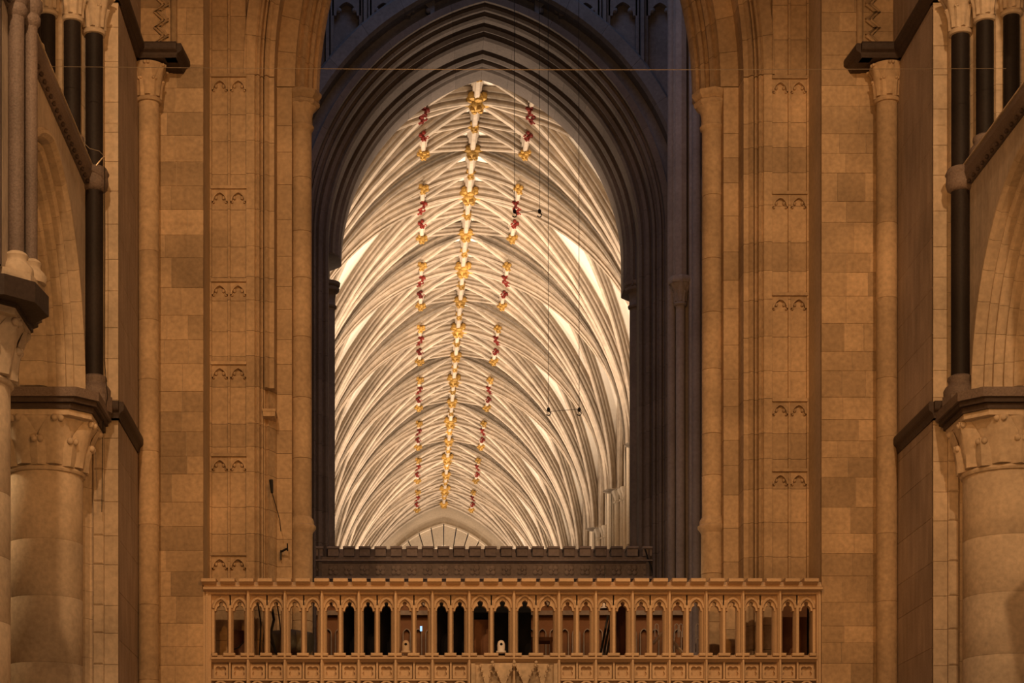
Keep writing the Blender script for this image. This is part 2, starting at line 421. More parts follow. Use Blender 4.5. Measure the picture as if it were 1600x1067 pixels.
# ------------------------------------------------------------------ west crossing arch
WA, WZ, WR = 3.22, 15.1, 4.48
WPROF = [(.3, 44.9), (.04, 44.62), (0, 44.55), (0, 44.03), (.05, 43.98), (.06, 43.9), (.02, 43.86), (.05, 43.80), (.13, 43.80), (.12, 43.7), (.17, 43.62), (.22, 43.66), (.25, 43.60),
         (.25, 43.12), (.30, 43.06), (.36, 43.12), (.40, 43.05), (.38, 42.95), (.45, 42.90), (.50, 42.96), (.52, 42.88), (.50, 42.66), (.54, 42.6), (.58, 42.66), (.62, 42.60),
         (.61, 42.46), (.66, 42.42), (.69, 42.50), (.73, 42.46), (.73, 42.30), (.86, 42.26), (.88, 42.6), (.95, 44.9)]
wa = root('crossing_arch', (0, 43.6, WZ), 'dark pointed arch of many mouldings framing the bright nave vault', 'arch')
for sd in (-1, 1):
    for k in range(9):
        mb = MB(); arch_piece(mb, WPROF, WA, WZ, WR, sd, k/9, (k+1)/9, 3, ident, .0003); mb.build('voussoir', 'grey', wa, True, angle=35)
for sd in (-1, 1):
    t = root('crossing_pier', (sd*3.9, 43.6, FLOOR), 'dark moulded pier on the %s of the nave opening' % SW[sd], 'pier')
    for z0, z1 in courses(FLOOR, WZ, .55, .8):
        poly = [(sd*(WA+u), v) for u, v in WPROF]
        if z0 < 14.3:   # below the capital the inner order narrows to hold a round shaft
            poly = [(sd*(WA+max(u, .28 if v > 43.6 else u)), v) if v < 44.8 else (sd*(WA+.28), v) if u < .5 else (sd*(WA+u), v) for u, v in WPROF]
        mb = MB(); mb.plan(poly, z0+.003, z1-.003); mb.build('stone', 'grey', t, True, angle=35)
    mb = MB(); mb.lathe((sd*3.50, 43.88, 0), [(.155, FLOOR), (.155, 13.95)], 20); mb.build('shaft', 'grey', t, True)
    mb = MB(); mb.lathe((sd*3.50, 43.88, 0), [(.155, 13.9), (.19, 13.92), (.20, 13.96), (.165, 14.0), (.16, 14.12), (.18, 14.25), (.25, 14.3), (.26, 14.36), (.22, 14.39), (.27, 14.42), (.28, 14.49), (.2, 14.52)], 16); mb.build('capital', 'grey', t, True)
# tower walls over the arches, with blind panelling
tw = root('wall_tower_west', (0, 42.6, WZ), 'dark bluish tower wall above the great arch', None, kind='structure')
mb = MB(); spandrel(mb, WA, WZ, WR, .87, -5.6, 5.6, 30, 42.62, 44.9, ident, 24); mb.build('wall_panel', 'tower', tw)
bt = MB()
for sd in (-1, 1):
    for k in range(8):
        mb = MB(); arch_piece(mb, [(1.18, 42.63), (1.18, 42.30), (1.24, 42.22), (1.50, 42.22), (1.58, 42.34), (1.58, 42.63)], WA, WZ, WR, sd, k/8, (k+1)/8, 3, ident, .0003); mb.build('relieving_band', 'tower', tw, True, angle=30)
def band_z(x, u):
    d = (WR+u)**2-(abs(x)+(WR-WA))**2
    return WZ+sqrt(d) if d > 0 else WZ
for i, x in enumerate((-4.25, -3.45, -2.62, -1.82, -1.0, 1.0, 1.82, 2.62, 3.45, 4.25)):
    zb = max(band_z(x, 1.5), 16.5)
    mb = MB()
    for o_, v in ((-.10, 42.45), (0, 42.30), (.10, 42.45)): mb.box(x+o_-.035, x+o_+.035, v, 42.63, zb, 26)
    mb.build('mullion', 'tower', tw)
for x0, x1 in ((-4.25, -3.45), (-3.45, -2.62), (-2.62, -1.82), (-1.82, -1.0), (1.0, 1.82), (1.82, 2.62), (2.62, 3.45), (3.45, 4.25)):
    c_ = (x0+x1)/2; a_ = (x1-x0)/2-.13; zt = 20.15
    fr = lambda a, v, z, c_=c_: (c_+a, v, z)
    mb = MB()
    spandrel(mb, a_*.8, zt-.25, a_*1.1, 0, -a_-.03, a_+.03, zt+.6, 42.45, 42.63, fr, 6)
    for sd in (-1, 1): mb.ball((c_+sd*a_*.62, 42.5, zt-.12), .07, 8, 5)
    mb.build('panel_head', 'tower', tw, True, angle=30)

# side arches of the crossing (north and south), seen obliquely beside the nave opening
for sd in (-1, 1):
    wl = root('wall_crossing_'+SW[sd], (sd*4.8, 38, FLOOR), 'side wall of the crossing tower on the %s above its transept arch' % SW[sd], None, kind='structure')
    fr = lambda x, v, z: (sd*v, 38.0+x, z)
    mb = MB(); spandrel(mb, 3.35, 13.7, 4.9, .3, -5.5, 4.9, 30, 4.75, 6.2, fr, 14); mb.build('wall_panel', 'tower', wl)
    SP = [(0, 6.0), (0, 5.15), (.05, 5.08), (.12, 5.1), (.12, 4.95), (.2, 4.85), (.26, 4.9), (.28, 4.75), (.36, 4.62), (.5, 4.6), (.52, 4.8), (.6, 6.0)]
    a_ = root('transept_arch', (sd*5, 38, 13.7), 'tall moulded arch opening towards the transept on the %s of the crossing' % SW[sd], 'arch')
    for q in (-1, 1):
        for k in range(6):
            mb = MB(); arch_piece(mb, SP, 3.35, 13.7, 4.9, q, k/6, (k+1)/6, 3, fr, .0004); mb.build('voussoir', 'greylight', a_, True, angle=35)
        for z0, z1 in courses(FLOOR, 13.7, .6, .9):
            mb = MB(); mb.plan([(sd*v, 38+q*(3.35+u)) for u, v in SP], z0+.003, z1-.003); mb.build('stone', 'greylight', a_, True, angle=35)
    # angle shaft with leafy capital
    t = root('angle_shaft', (sd*4.2, 41.75, FLOOR), 'slender corner shaft with a leafy capital on the %s side of the crossing' % SW[sd], 'shaft')
    mb = MB(); mb.lathe((sd*4.2, 41.75, 0), [(.10, FLOOR), (.10, 13.35)], 14); mb.build('shaft', 'greylight', t, True)
    capital((sd*4.2, 41.75), .10, 13.3, 13.78, .22, 'capital', 'greylight', t, 6, .07)
    mb = MB(); mb.lathe((sd*4.2, 41.75, 0), [(.26, 13.76), (.28, 13.8), (.26, 13.9), (.16, 13.92), (.15, 26)], 8); mb.build('upper_shaft', 'greylight', t, True)
    for j, (x, y, r_) in enumerate(((4.34, 41.95, .10), (4.42, 41.6, .06), (4.5, 41.45, .10), (4.05, 42.05, .09))):
        mb = MB(); mb.lathe((sd*x, y, 0), [(r_, FLOOR), (r_, 26)], 10); mb.build('side_shaft', 'greylight', t, True)
mb = MB(); mb.box(-6.4, 6.4, 33, 45, 29.8, 30.2); tag(mb.build('ceiling', 'tower'), 'high dark ceiling of the crossing tower', None, kind='structure')
# walling behind the piers so that no gap shows
for sd in (-1, 1):
    mb = MB(); mb.box(sd*4.10, sd*6.3, 42.62, 44.95, FLOOR, WZ+.5); tag(mb.build('wall_crossing_corner', 'grey'), 'solid corner of the crossing on the %s' % SW[sd], None, kind='structure')
    mb = MB(); mb.box(sd*6.2, sd*6.5, 33.5, 45, FLOOR, 14); tag(mb.build('wall_transept_'+SW[sd], 'grey'), 'dim transept wall beyond the crossing on the %s' % SW[sd], None, kind='structure')

# strainer bridge with battlements under the west arch
st = root('strainer_bridge', (0, 43.3, 4.4), 'grey battlemented stone bridge spanning the dark arch below the nave vault', 'parapet')
YB = 43.0
mb = MB(); mb.box(-3.82, 3.82, YB, YB+.5, 4.0, 8.12); mb.build('beam', 'parapet', st)
mb = MB(); mb.box(-3.5, 3.5, YB+1.25, YB+1.45, 7.6, 8.53); mb.build('rear_parapet', 'parapet', st)
mb = MB(); mb.box(-3.5, 3.5, YB+.5, YB+1.25, 7.6, 7.8); mb.build('walkway', 'parapet', st)
mb = MB()
mb.prism([(-3.84, 7.60), (3.84, 7.60), (3.84, 7.66), (-3.84, 7.66)], YB-.12, YB); mb.prism([(-3.84, 7.98), (3.84, 7.98), (3.84, 8.04), (-3.84, 8.04)], YB-.06, YB)
mb.box(-3.84, 3.84, YB-.16, YB, 8.0, 8.03)
mb.build('string_moulding', 'parapet', st)
x = -3.82
while x < 3.7:
    mb = MB(); mb.box(x, x+.245, YB-.08, YB+.35, 8.12, 8.28, .012)
    mb.box(x-.01, x+.255, YB-.12, YB+.39, 8.28, 8.335, .01); mb.build('merlon', 'parapet', st)
    mb = MB(); c_ = (x+.12, YB-.02, 7.82)
    for k in range(4): mb.ball((c_[0]+.075*cos(pi/4+k*pi/2), c_[1], c_[2]+.075*sin(pi/4+k*pi/2)), .06, 7, 5, (1, .5, 1))
    mb.ball((c_[0], c_[1]-.03, c_[2]), .035, 6, 4); mb.build('rosette', 'parapet', st, True)
    x += .35

# ------------------------------------------------------------------ east crossing piers (orange lit)
def pier_outline(sd, pil):
    P = [(5.1, 32.0), (4.93, 32.0), (4.925, 32.06), (4.665, 32.06), (4.66, 32.01), (4.625, 32.01), (4.62, 32.06), (4.36, 32.06), (4.355, 32.0), (4.22, 32.0),
         (4.20, 32.05), (4.17, 32.02), (4.14, 32.05), (4.135, 32.14), (4.11, 32.10), (4.085, 32.12), (4.075, 32.2), (4.06, 32.2)]
    if pil: P += [(4.06, 32.08), (4.03, 32.05), (4.00, 32.08), (3.98, 32.12), (3.90, 32.12), (3.88, 32.5)]
    else: P += [(4.04, 32.26), (4.0, 32.22), (3.97, 32.3), (3.93, 32.36), (3.88, 32.5)]
    P += [(3.63, 32.5), (3.62, 33.0), (3.64, 34.4), (5.1, 34.4)]
    return [(sd*a, b) for a, b in P]
heads = {-1: (13.98, 12.13, 10.59, 9.22, 7.70, 6.06), 1: (13.95, 12.04, 10.36, 8.61, 7.45)}
for sd in (-1, 1):
    t = root('crossing_pier', (sd*4.3, 32.5, FLOOR), 'honey coloured crossing pier with tall sunk panels and round shaft, on the %s' % SW[sd], 'pier')
    for z0, z1 in courses(FLOOR, 14.03, .38, .62)+courses(14.03, 18.5, .38, .62):
        pil = sd == 1 or z0 > 8.45
        mb = MB(); mb.plan(pier_outline(sd, pil) if z1 < 14.05 else [p for p in pier_outline(sd, True) if abs(p[0]) > 4.3][:-1]+[(sd*4.34, 34.4), (sd*5.1, 34.4)], z0+.003, z1-.003); mb.build('stone', 'pier', t, True, angle=25)
    if sd == -1:
        mb = MB(); mb.plan([(-4.09, 32.02), (-3.87, 32.02), (-3.87, 32.5), (-4.09, 32.5)], 8.46, 8.50)
        mb.loft([[(-4.08, 32.03, 8.38), (-3.88, 32.03, 8.38), (-3.88, 32.4, 8.38), (-4.08, 32.4, 8.38)], [(-4.08, 32.03, 8.47), (-3.88, 32.03, 8.47), (-3.88, 32.4, 8.47), (-4.08, 32.4, 8.47)]])
        mb.build('corbel', 'ashlar', t)
    # big engaged shaft
    c_ = (sd*3.485, 32.8)
    for z0, z1 in courses(6.8, 13.5, .7, 1.1):
        mb = MB(); mb.lathe((c_[0], c_[1], 0), [(.17, z0+.002), (.175, z0+.006), (.175, z1-.006), (.17, z1-.002)], 28); mb.build('shaft', 'pier', t, True)
    for z0, z1 in courses(FLOOR, 6.62, .7, 1.0):
        mb = MB(); mb.lathe((c_[0], c_[1], 0), [(.185, z0+.002), (.19, z0+.006), (.19, z1-.006), (.185, z1-.002)], 28); mb.build('shaft', 'pier', t, True)
    mb = MB(); mb.lathe((c_[0], c_[1], 0), [(.19, 6.58), (.21, 6.62), (.245, 6.66), (.25, 6.7), (.215, 6.73), (.215, 6.78), (.2, 6.82), (.175, 6.86)], 28); mb.build('annulet', 'pier', t, True)
    mb = MB(); mb.lathe((c_[0], c_[1], 0), [(.175, 13.4), (.20, 13.43), (.215, 13.47), (.19, 13.50), (.185, 13.62), (.20, 13.72), (.25, 13.78), (.26, 13.82)], 28); mb.build('capital', 'pier', t, True)
    mb = MB(); mb.lathe((c_[0], c_[1]+.02, 0), [(.28, 13.80), (.31, 13.83), (.31, 13.88), (.27, 13.91), (.31, 13.95), (.34, 13.99), (.34, 14.04), (.2, 14.06)], 8); mb.build('abacus', 'pier', t)
    # blind tracery heads in the sunk panels
    for zh in heads[sd]:
        mb = MB(); mb.box(sd*4.94, sd*4.35, 31.97, 32.07, zh, zh+.05); mb.build('label_rail', 'pier', t)
        for c2 in (4.795, 4.49):
            fr = lambda a, v, z, c2=c2: (sd*c2+a, v, z)
            mb = MB(); spandrel(mb, .115, zh-.2, .16, 0, -.132, .132, zh, 32.015, 32.065, fr, 6)
            for q in (-1, 1):
                arch_piece(mb, [(-.012, 32.06), (-.012, 31.99), (.014, 31.99), (.014, 32.06)], .115, zh-.2, .16, q, 0, 1, 6, fr)
                mb.ball((sd*c2+q*.062, 32.035, zh-.135), .026, 7, 5, (1, 1, 1.2)); mb.ball((sd*c2+q*.10, 32.035, zh-.205), .02, 6, 4)
            mb.build('tracery_head', 'pier', t, True, angle=30)
# east crossing arch above the piers
EA, EZ, ER = 3.2, 14.04, 7.6
EPROF = [(.46, 34.3), (.34, 33.6), (.03, 33.25), (0, 33.18), (0, 33.05), (.04, 32.95), (.09, 32.98), (.11, 32.86), (.16, 32.80), (.20, 32.86), (.24, 32.80), (.23, 32.68), (.28, 32.60), (.33, 32.66), (.36, 32.6), (.38, 32.5), (.42, 32.5), (.68, 32.5),
         (.70, 32.12), (.78, 32.12), (.80, 32.08), (.83, 32.05), (.86, 32.08), (.87, 32.2), (.885, 32.12), (.91, 32.10), (.935, 32.14), (.94, 32.05), (.97, 32.02), (1.0, 32.05), (1.02, 32.02), (1.2, 32.02), (1.25, 34.3)]
t = root('crossing_arch', (0, 33, EZ), 'honey coloured outer arch springing from the big round shafts, cut off by the top edge', 'arch')
for sd in (-1, 1):
    for k in range(14):
        mb = MB(); arch_piece(mb, EPROF, EA, EZ, ER, sd, k/14, (k+1)/14, 2, ident, .0004); mb.build('voussoir', 'pier', t, True, angle=30)
tw = root('wall_tower_east', (0, 32.8, EZ), 'honey coloured wall above the outer crossing arch', None, kind='structure')
mb = MB(); spandrel(mb, EA, EZ, ER, 1.1, -5.5, 5.5, 30, 32.1, 34.3, ident, 20); mb.build('wall_panel', 'pier', tw)

# ------------------------------------------------------------------ choir sides
def XO(s, h): return .07+s*h
def side_outline_block(s, y0, y1, z0, z1):
    """one stone laid in a wall that faces the middle of the choir (plane x = side)"""
    mb = MB(); x0 = XO(s, 6.03); c = .006
    a = [(x0+s*.3, y0, z0), (x0+s*.3, y1, z0), (x0+s*.3, y1, z1), (x0+s*.3, y0, z1), (x0+s*c, y0, z0), (x0+s*c, y1, z0), (x0+s*c, y1, z1), (x0+s*c, y0, z1),
         (x0, y0+c, z0+c), (x0, y1-c, z0+c), (x0, y1-c, z1-c), (x0, y0+c, z1-c)]
    mb.add(a, [(0, 3, 2, 1), (0, 1, 5, 4), (1, 2, 6, 5), (2, 3, 7, 6), (3, 0, 4, 7), (4, 5, 9, 8), (5, 6, 10, 9), (6, 7, 11, 10), (7, 4, 8, 11), (8, 9, 10, 11)])
    return mb
for s in (-1, 1):
    sw = SW[s]
    # ---- ashlar wall facing the choir, stone by stone
    wl = root('wall_ashlar_'+sw, (XO(s, 5.4), 31.2, FLOOR), 'ashlar wall of honey coloured squared stones on the %s, between corner column and pier' % sw, None, kind='structure')
    xin, xout = s*4.96, XO(s, 6.05)
    mb = MB(); mb.box(xin, xout+s*.6, 31.010, 32.05, FLOOR, 20); mb.build('wall_core', 'mortar', wl)
    ztr = 5.5
    for z0, z1 in courses(FLOOR, 19.0, .26, .5):
        L_ = abs(xout-xin); cuts = [0]
        while cuts[-1] < L_-.28: cuts.append(cuts[-1]+random.uniform(.24, .62))
        cuts[-1] = L_
        for a, b in zip(cuts[:-1], cuts[1:]):
            mb = MB(); pr = random.uniform(-.004, .003); mb.box(xin+s*(a+.003)-s*(.004 if a == 0 else 0), xin+s*(b-.003), 31.0+pr, 31.1, z0+.0025, z1-.0025, .003); mb.build('stone', 'ashlar', wl)
    # ---- tooled side face with its stones
    wl = root('wall_side_'+sw, (XO(s, 6.2), 29.8, FLOOR), 'finely tooled grey brown wall face on the %s, turning the corner beside the column' % sw, None, kind='structure')
    mb = MB(); mb.box(XO(s, 6.08), XO(s, 7.3), 28.66, 31.05, FLOOR, 19); mb.build('wall_core', 'tooled', wl)
    for z0, z1 in courses(FLOOR, 19.0, .5, .8):
        mb = side_outline_block(s, 28.62, 30.98, z0+.001, z1-.001); mb.build('stone', 'tooled', wl)
    # front faces of the angle (pale strips facing the camera)
    for z0, z1 in courses(FLOOR, 18.9, .4, .62):
        mb = MB(); mb.box(XO(s, 6.03), XO(s, 6.24), 28.6, 28.66, z0+.002, z1-.002, .005); mb.build('stone', 'side', wl)
        if z1 < 7.6:
            mb = MB(); mb.box(XO(s, 6.24), XO(s, 6.40), 28.54, 28.66, z0+.002, z1-.002, .02); mb.build('stone', 'side', wl)
    # ---- corner column beside the ashlar
    cx, cy = XO(s, 5.865), 30.72
    t = root('corner_column', (cx, cy, FLOOR), 'slim round honey coloured column with a leafy capital in the %s corner' % sw, 'column', kind='thing')
    for z0, z1 in courses(FLOOR, 13.0, .9, 1.6):
        mb = MB(); mb.lathe((cx, cy, 0), [(.16, z0+.001), (.165, z0+.006), (.165, z1-.006), (.16, z1-.001)], 24); mb.build('drum', 'pier', t, True)
    capital((cx, cy), .165, 13.0, 13.58, .27, 'capital', 'pier', t, 6, .08)
    # ---- upper string course, wrapping wall and corner column
    def string(name, pts, z, h, d, mat, label):
        r_ = root(name, (pts[0][0], pts[0][1], z), label, None, kind='structure')
        for (a, b) in zip(pts[:-1], pts[1:]):
            dx, dy = b[0]-a[0], b[1]-a[1]; L_ = sqrt(dx*dx+dy*dy); ux, uy = dx/L_, dy/L_; nx, ny = uy*s, -ux*s
            if (nx*(-s)+ny*(-1)) < 0: nx, ny = -nx, -ny
            prof = [(-.15, 0), (.02, 0), (d*.35, h*.18), (d*.45, h*.32), (d*.9, h*.45), (d, h*.55), (d, h*.85), (d*.9, h), (-.15, h)]
            mb = MB(); mb.loft([[(p[0]+nx*o_+ux*e, p[1]+ny*o_+uy*e, z+zz) for o_, zz in prof] for p, e in ((a, -d*.3), (b, d*.3))]); mb.build('moulding', mat, r_)
        return r_
    string('trim_upper_'+sw, [(XO(s, 6.6), 28.55), (XO(s, 6.03), 28.55), (XO(s, 6.0), 30.45), (XO(s, 5.42), 30.45), (XO(s, 5.36), 31.0)], 13.60, .22, .12, 'string', 'dark moulded string course above the %s corner column' % sw)
    string('trim_lower_'+sw, [(XO(s, 6.22), 28.5), (XO(s, 6.03), 28.5), (XO(s, 6.03), 30.6)], 7.42, .24, .10, 'string', 'dark sloping string course on the %s side wall, level with the arcade abacus' % sw)
    mb = MB(); mb.box(XO(s, 5.42), XO(s, 6.0), 30.46, 31.05, 13.61, 13.81); tag(mb.build('trim_block_'+sw, 'string'), 'dark abacus block over the %s corner column' % sw, None, kind='structure')
    # ---- chevron strip above string
    ch = root('chevron_moulding', (XO(s, 5.75), 30.95, 13.9), 'zigzag moulding with a round roll rising above the %s string course' % sw, 'moulding')
    z = 13.95
    while z < 17:
        for k, (dx, r_) in enumerate(((0, .035), (-.07, .022))):
            mb = MB(); mb.tube([(XO(s, 5.60-dx*s*s), 30.97, z), (XO(s, 5.74-dx), 30.97, z+.125), (XO(s, 5.60-dx), 30.97, z+.25)], r_, 6); mb.build('chevron', 'ashlar', ch, True)
        z += .25
    mb = MB(); mb.lathe((XO(s, 5.5), 31.0, 0), [(.055, 13.9), (.055, 17.5)], 12); mb.build('roll', 'ashlar', ch, True)
    # ---- arcade wall with round arch
    YC, AA, AZ, AR = 25.55, 1.83, 7.6, 2.15
    fr = lambda x, v, z: (XO(s, v), YC+x, z)
    wl = root('wall_'+sw, (XO(s, 6.9), YC, AZ), 'plastered arcade wall of the choir on the %s, over the round arch' % sw, None, kind='structure')
    mb = MB(); spandrel(mb, AA, AZ, AR, .62, -3.2, 3.05, 10.72, 6.45, 7.3, fr, 16); mb.build('wall_panel', 'plaster', wl)
    mb = MB(); mb.box(XO(s, 6.45), XO(s, 7.3), 12, 22.4, AZ, 17); mb.build('wall_panel', 'plaster', wl)
    mb = MB(); mb.box(XO(s, 6.45), XO(s, 7.3), 22.1, 28.6, 13.6, 18.5); mb.build('wall_panel', 'plaster', wl)
    ar = root('arcade_arch', (XO(s, 6.9), YC, AZ), 'round arcade arch of pale rolls and dark hollows on the %s side of the choir' % sw, 'arch')
    AP = [(0, 7.25), (0, 6.98), (.02, 6.90), (.06, 6.86), (.10, 6.88), (.12, 6.94), (.12, 7.02), (.15, 7.02), (.16, 6.80), (.19, 6.76), (.22, 6.76), (.23, 6.90), (.29, 6.90), (.30, 6.70), (.33, 6.65), (.37, 6.65), (.38, 6.78), (.43, 6.78), (.44, 6.60), (.47, 6.56), (.50, 6.56), (.51, 6.66), (.54, 6.66), (.55, 6.47), (.59, 6.41), (.63, 6.41), (.66, 6.45), (.68, 7.25)]
    for q in (-1, 1):
        for k in range(9):
            mb = MB(); arch_piece(mb, AP, AA, AZ, AR, q, k/9, (k+1)/9, 3, fr, .0007); mb.build('voussoir', 'side', ar, True, angle=25)
    # dog-tooth studs along the ring
    mb = MB()
    for q in (-1, 1):
        for k in range(46):
            p = arch_pt(AA, AZ, AR, .262, (k+.5)/46, q); b = fr(p[0], 6.80, p[1]); mb.ball(b, .03, 5, 3)
    o = mb.build('stud_row', 'string', ar); o['kind'] = 'stuff'
    # ---- triforium string with dark bead edge
    r_ = root('trim_triforium_'+sw, (XO(s, 6.4), YC, 10.7), 'pale ledge with a dark beaded underside below the %s gallery shafts' % sw, None, kind='structure')
    mb = MB(); prof = [(6.6, 10.72), (6.42, 10.74), (6.36, 10.80), (6.33, 10.88), (6.33, 10.96), (6.5, 11.0), (7.3, 11.0), (7.3, 10.72)]
    mb.loft([[(XO(s, a), y, b) for a, b in prof] for y in (18, 28.45)]); mb.build('ledge', 'marblebrown', r_)
    for k in range(28):
        y = 22.3+k*.22
        mb = MB(); mb.ball((XO(s, 6.385), y, 10.74), .042, 6, 4, (.7, 1, .8)); mb.build('bead', 'string', r_)
    mb = MB(); mb.box(XO(s, 6.33), XO(s, 6.36), 18, 28.2, 11.0, 11.02); mb.build('ledge_lip', 'side', r_)
    # ---- respond wall behind the arcade column + triforium jamb steps
    jm = root('wall_respond_'+sw, (XO(s, 6.8), 28.3, FLOOR), 'stepped stone jamb on the %s behind the dark marble shafts' % sw, None, kind='structure')
    for z0, z1 in courses(FLOOR, 13.6, .4, .6):
        poly = [(6.24, 28.66), (6.24, 28.5), (6.30, 28.42), (6.36, 28.5), (6.40, 28.28), (6.47, 28.28), (6.50, 28.2), (6.52, 28.05), (6.66, 28.05), (6.70, 27.95), (6.73, 27.85), (6.90, 27.85), (7.3, 27.7), (7.3, 28.66)]
        if z0 < 7.4: poly = [(6.24, 28.66), (6.24, 28.6), (6.45, 28.6), (6.5, 28.5), (7.3, 28.45), (7.3, 28.66)]
        elif z0 < 10.72: poly = [(6.24, 28.66), (6.24, 28.6), (6.45, 28.6), (6.45, 28.3), (7.3, 28.3), (7.3, 28.66)]
        mb = MB(); mb.plan([(XO(s, a), b) for a, b in poly], z0+.002, z1-.002); mb.build('stone', 'side', jm)
    # ---- marble shafts
    def shaft(h, y, r, z0, z1, lab, mat='marble', cap=True, base=True, capmat='side'):
        t = root('marble_shaft', (XO(s, h), y, z0), lab, 'shaft', kind='thing')
        mb = MB(); mb.lathe((XO(s, h), y, 0), [(r, z0), (r, z1)], 20); mb.build('shaft', mat, t, True)
        if base:
            base_rings((XO(s, h), y), r, z0, .32, t, base if isinstance(base, str) else 'marblebrown')
        if cap: capital((XO(s, h), y), r, z1, z1+.62, r*2.1, 'capital', capmat, t, 6, r*.55)
        return t
    shaft(6.33, 28.25, .135, 7.66, 10.74, 'lower dark marble shaft standing on the arcade abacus, %s side' % sw, 'marble', False, 'marblebrown')
    mb = MB(); mb.lathe((XO(s, 6.33), 28.25, 0), [(.135, 10.66), (.19, 10.70), (.21, 10.78), (.20, 10.88), (.22, 10.92), (.18, 11.0), (.13, 11.02)], 20)
    tag(mb.build('shaft_ring', 'marblebrown', None, True), 'dark stone ring joining lower and upper marble shafts on the %s' % sw, 'ring')
    shaft(6.33, 28.25, .13, 11.0, 12.95, 'black marble gallery shaft nearest the %s corner' % sw, 'marble', True, False)
    shaft(6.60, 27.95, .125, 11.05, 13.0, 'second black marble gallery shaft from the %s corner' % sw)
    shaft(6.92, 27.75, .115, 11.05, 13.0, 'third black marble gallery shaft from the %s corner' % sw)
    shaft(6.62, 25.0, .13, 11.05, 13.0, 'black marble shaft with pale base midway along the %s gallery' % sw, 'marble', True, 'side')
    # gallery back wall
    mb = MB(); mb.box(XO(s, 7.9), XO(s, 8.1), 12, 28.6, 10.7, 18.5); mb.box(XO(s, 7.2), XO(s, 8.1), 12, 28.7, 14.6, 14.8); tag(mb.build('wall_gallery_'+sw, 'side'), 'dim back wall of the %s gallery behind the shafts' % sw, None, kind='structure')
    mb = MB(); mb.box(XO(s, 6.45), XO(s, 12.3), 12, 31, 10.45, 10.72); 
    fl = MB(); fl.box(XO(s, 7.3), XO(s, 11.2), 12, 31, 10.5, 10.7); tag(fl.build('floor_gallery', 'side'), 'stone floor of the %s gallery, vault of the aisle below' % sw, None, kind='structure')
    # ---- arcade columns
    for j, (h, y) in enumerate(((6.98 if s < 0 else 6.90, 27.95), (7.1, 23.2))):
        R_ = (.53 if j == 0 else .58) if s < 0 else .60
        lab = 'thick round stone column with a broad leafy capital carrying the %s arcade arch' % sw if j == 0 else ('nearer arcade column at the left edge with leafy capital under twin shafts' if s < 0 else 'nearer arcade column on the right, just outside the arcade arch in view')
        t = root('arcade_column', (XO(s, h), y, FLOOR), lab, 'column', kind='thing')
        for z0, z1 in courses(FLOOR, 6.42, .75, 1.0):
            mb = MB(); mb.lathe((XO(s, h), y, 0), [(R_-.005, z0+.001), (R_, z0+.008), (R_, z1-.008), (R_-.005, z1-.001)], 40); mb.build('drum', 'side', t, True)
        capital((XO(s, h), y), R_, 6.42, 7.16, .74, 'capital', 'side', t, 8, .22)
        # abacus: moulded dark slab with clipped corners, and its return to the side wall
        def slab(off, z0, z1, mat, nm):
            q = .74+off
            poly = [(-q, -q+.28), (-q+.28, -q), (q-.28, -q), (q, -q+.28), (q, q-.28), (q-.28, q), (-q+.28, q), (-q, q-.28)]
            mb = MB(); mb.plan([(XO(s, h)+a, y+b) for a, b in poly], z0, z1); return mb.build(nm, mat, t)
        slab(0, 7.14, 7.22, 'side', 'abacus_course'); slab(.03, 7.22, 7.30, 'string', 'abacus_course'); slab(.08, 7.30, 7.37, 'string', 'abacus_course'); slab(.12, 7.37, 7.50, 'marblebrown', 'abacus_course')
    mb = MB(); mb.box(XO(s, 6.2), XO(s, 6.6), 28.0, 28.5, 7.2, 7.5); tag(mb.build('trim_abacus_'+sw, 'string'), 'dark block under the lower marble shaft on the %s' % sw, None, kind='structure')
    # ---- aisle beyond the arch
    mb = MB(); mb.box(XO(s, 10.8), XO(s, 11.2), 12, 31, FLOOR, 10.6); tag(mb.build('wall_aisle_'+sw, 'side'), 'lit outer wall of the %s aisle seen through the round arch' % sw, None, kind='structure')
    mb = MB(); mb.box(XO(s, 7.3), XO(s, 11), 30.6, 31.0, FLOOR, 10.6); tag(mb.build('wall_aisle_end_'+sw, 'side'), 'end wall of the %s aisle beyond the arcade column' % sw, None, kind='structure')
    for j, (h, y, r_) in enumerate(((8.1, 30.3, .16), (8.5, 30.4, .12), (9.6, 30.3, .14))):
        t = root('aisle_shaft', (XO(s, h), y, FLOOR), '%s pale round shaft on the end wall of the %s aisle' % (['nearest', 'second', 'third'][j], sw), 'shaft', 'aisle shafts')
        mb = MB(); mb.lathe((XO(s, h), y, 0), [(r_, FLOOR), (r_, 10.4)], 14); mb.build('shaft', 'side', t, True)

# twin vault shafts at the left edge, on the nearer column
t = root('vault_shaft', (-6.2, 22.9, 7.5), 'pair of brown marble vault shafts rising from a pale moulded base at the left edge', 'shaft')
for i, (x, y, r_) in enumerate(((-6.29, 22.8, .096), (-6.165, 23.05, .078))):
    mb = MB(); mb.lathe((x, y, 0), [(r_, 7.86), (r_, 10.70)], 18); mb.build('shaft', 'marblebrown', t, True)
    mb = MB(); mb.lathe((x, y, 0), [(r_, 10.66), (r_+.03, 10.70), (r_+.04, 10.76), (r_+.02, 10.8), (r_+.06, 10.88), (r_+.06, 10.96), (r_, 11.0), (r_, 14)], 18); mb.build('annulet', 'marblebrown', t, True)
    mb = MB(); mb.lathe((x, y, 0), [(r_+.10, 7.60), (r_+.11, 7.68), (r_+.08, 7.73), (r_+.04, 7.77), (r_+.035, 7.80), (r_+.05, 7.84), (r_+.03, 7.87), (r_, 7.89)], 18); mb.build('base', 'side', t, True)
mb = MB(); mb.plan([(-6.8, 22.45), (-6.36, 22.45), (-6.10, 22.7), (-6.03, 23.2), (-6.2, 23.4), (-6.8, 23.4)], 7.50, 7.61); mb.build('plinth', 'side', t)
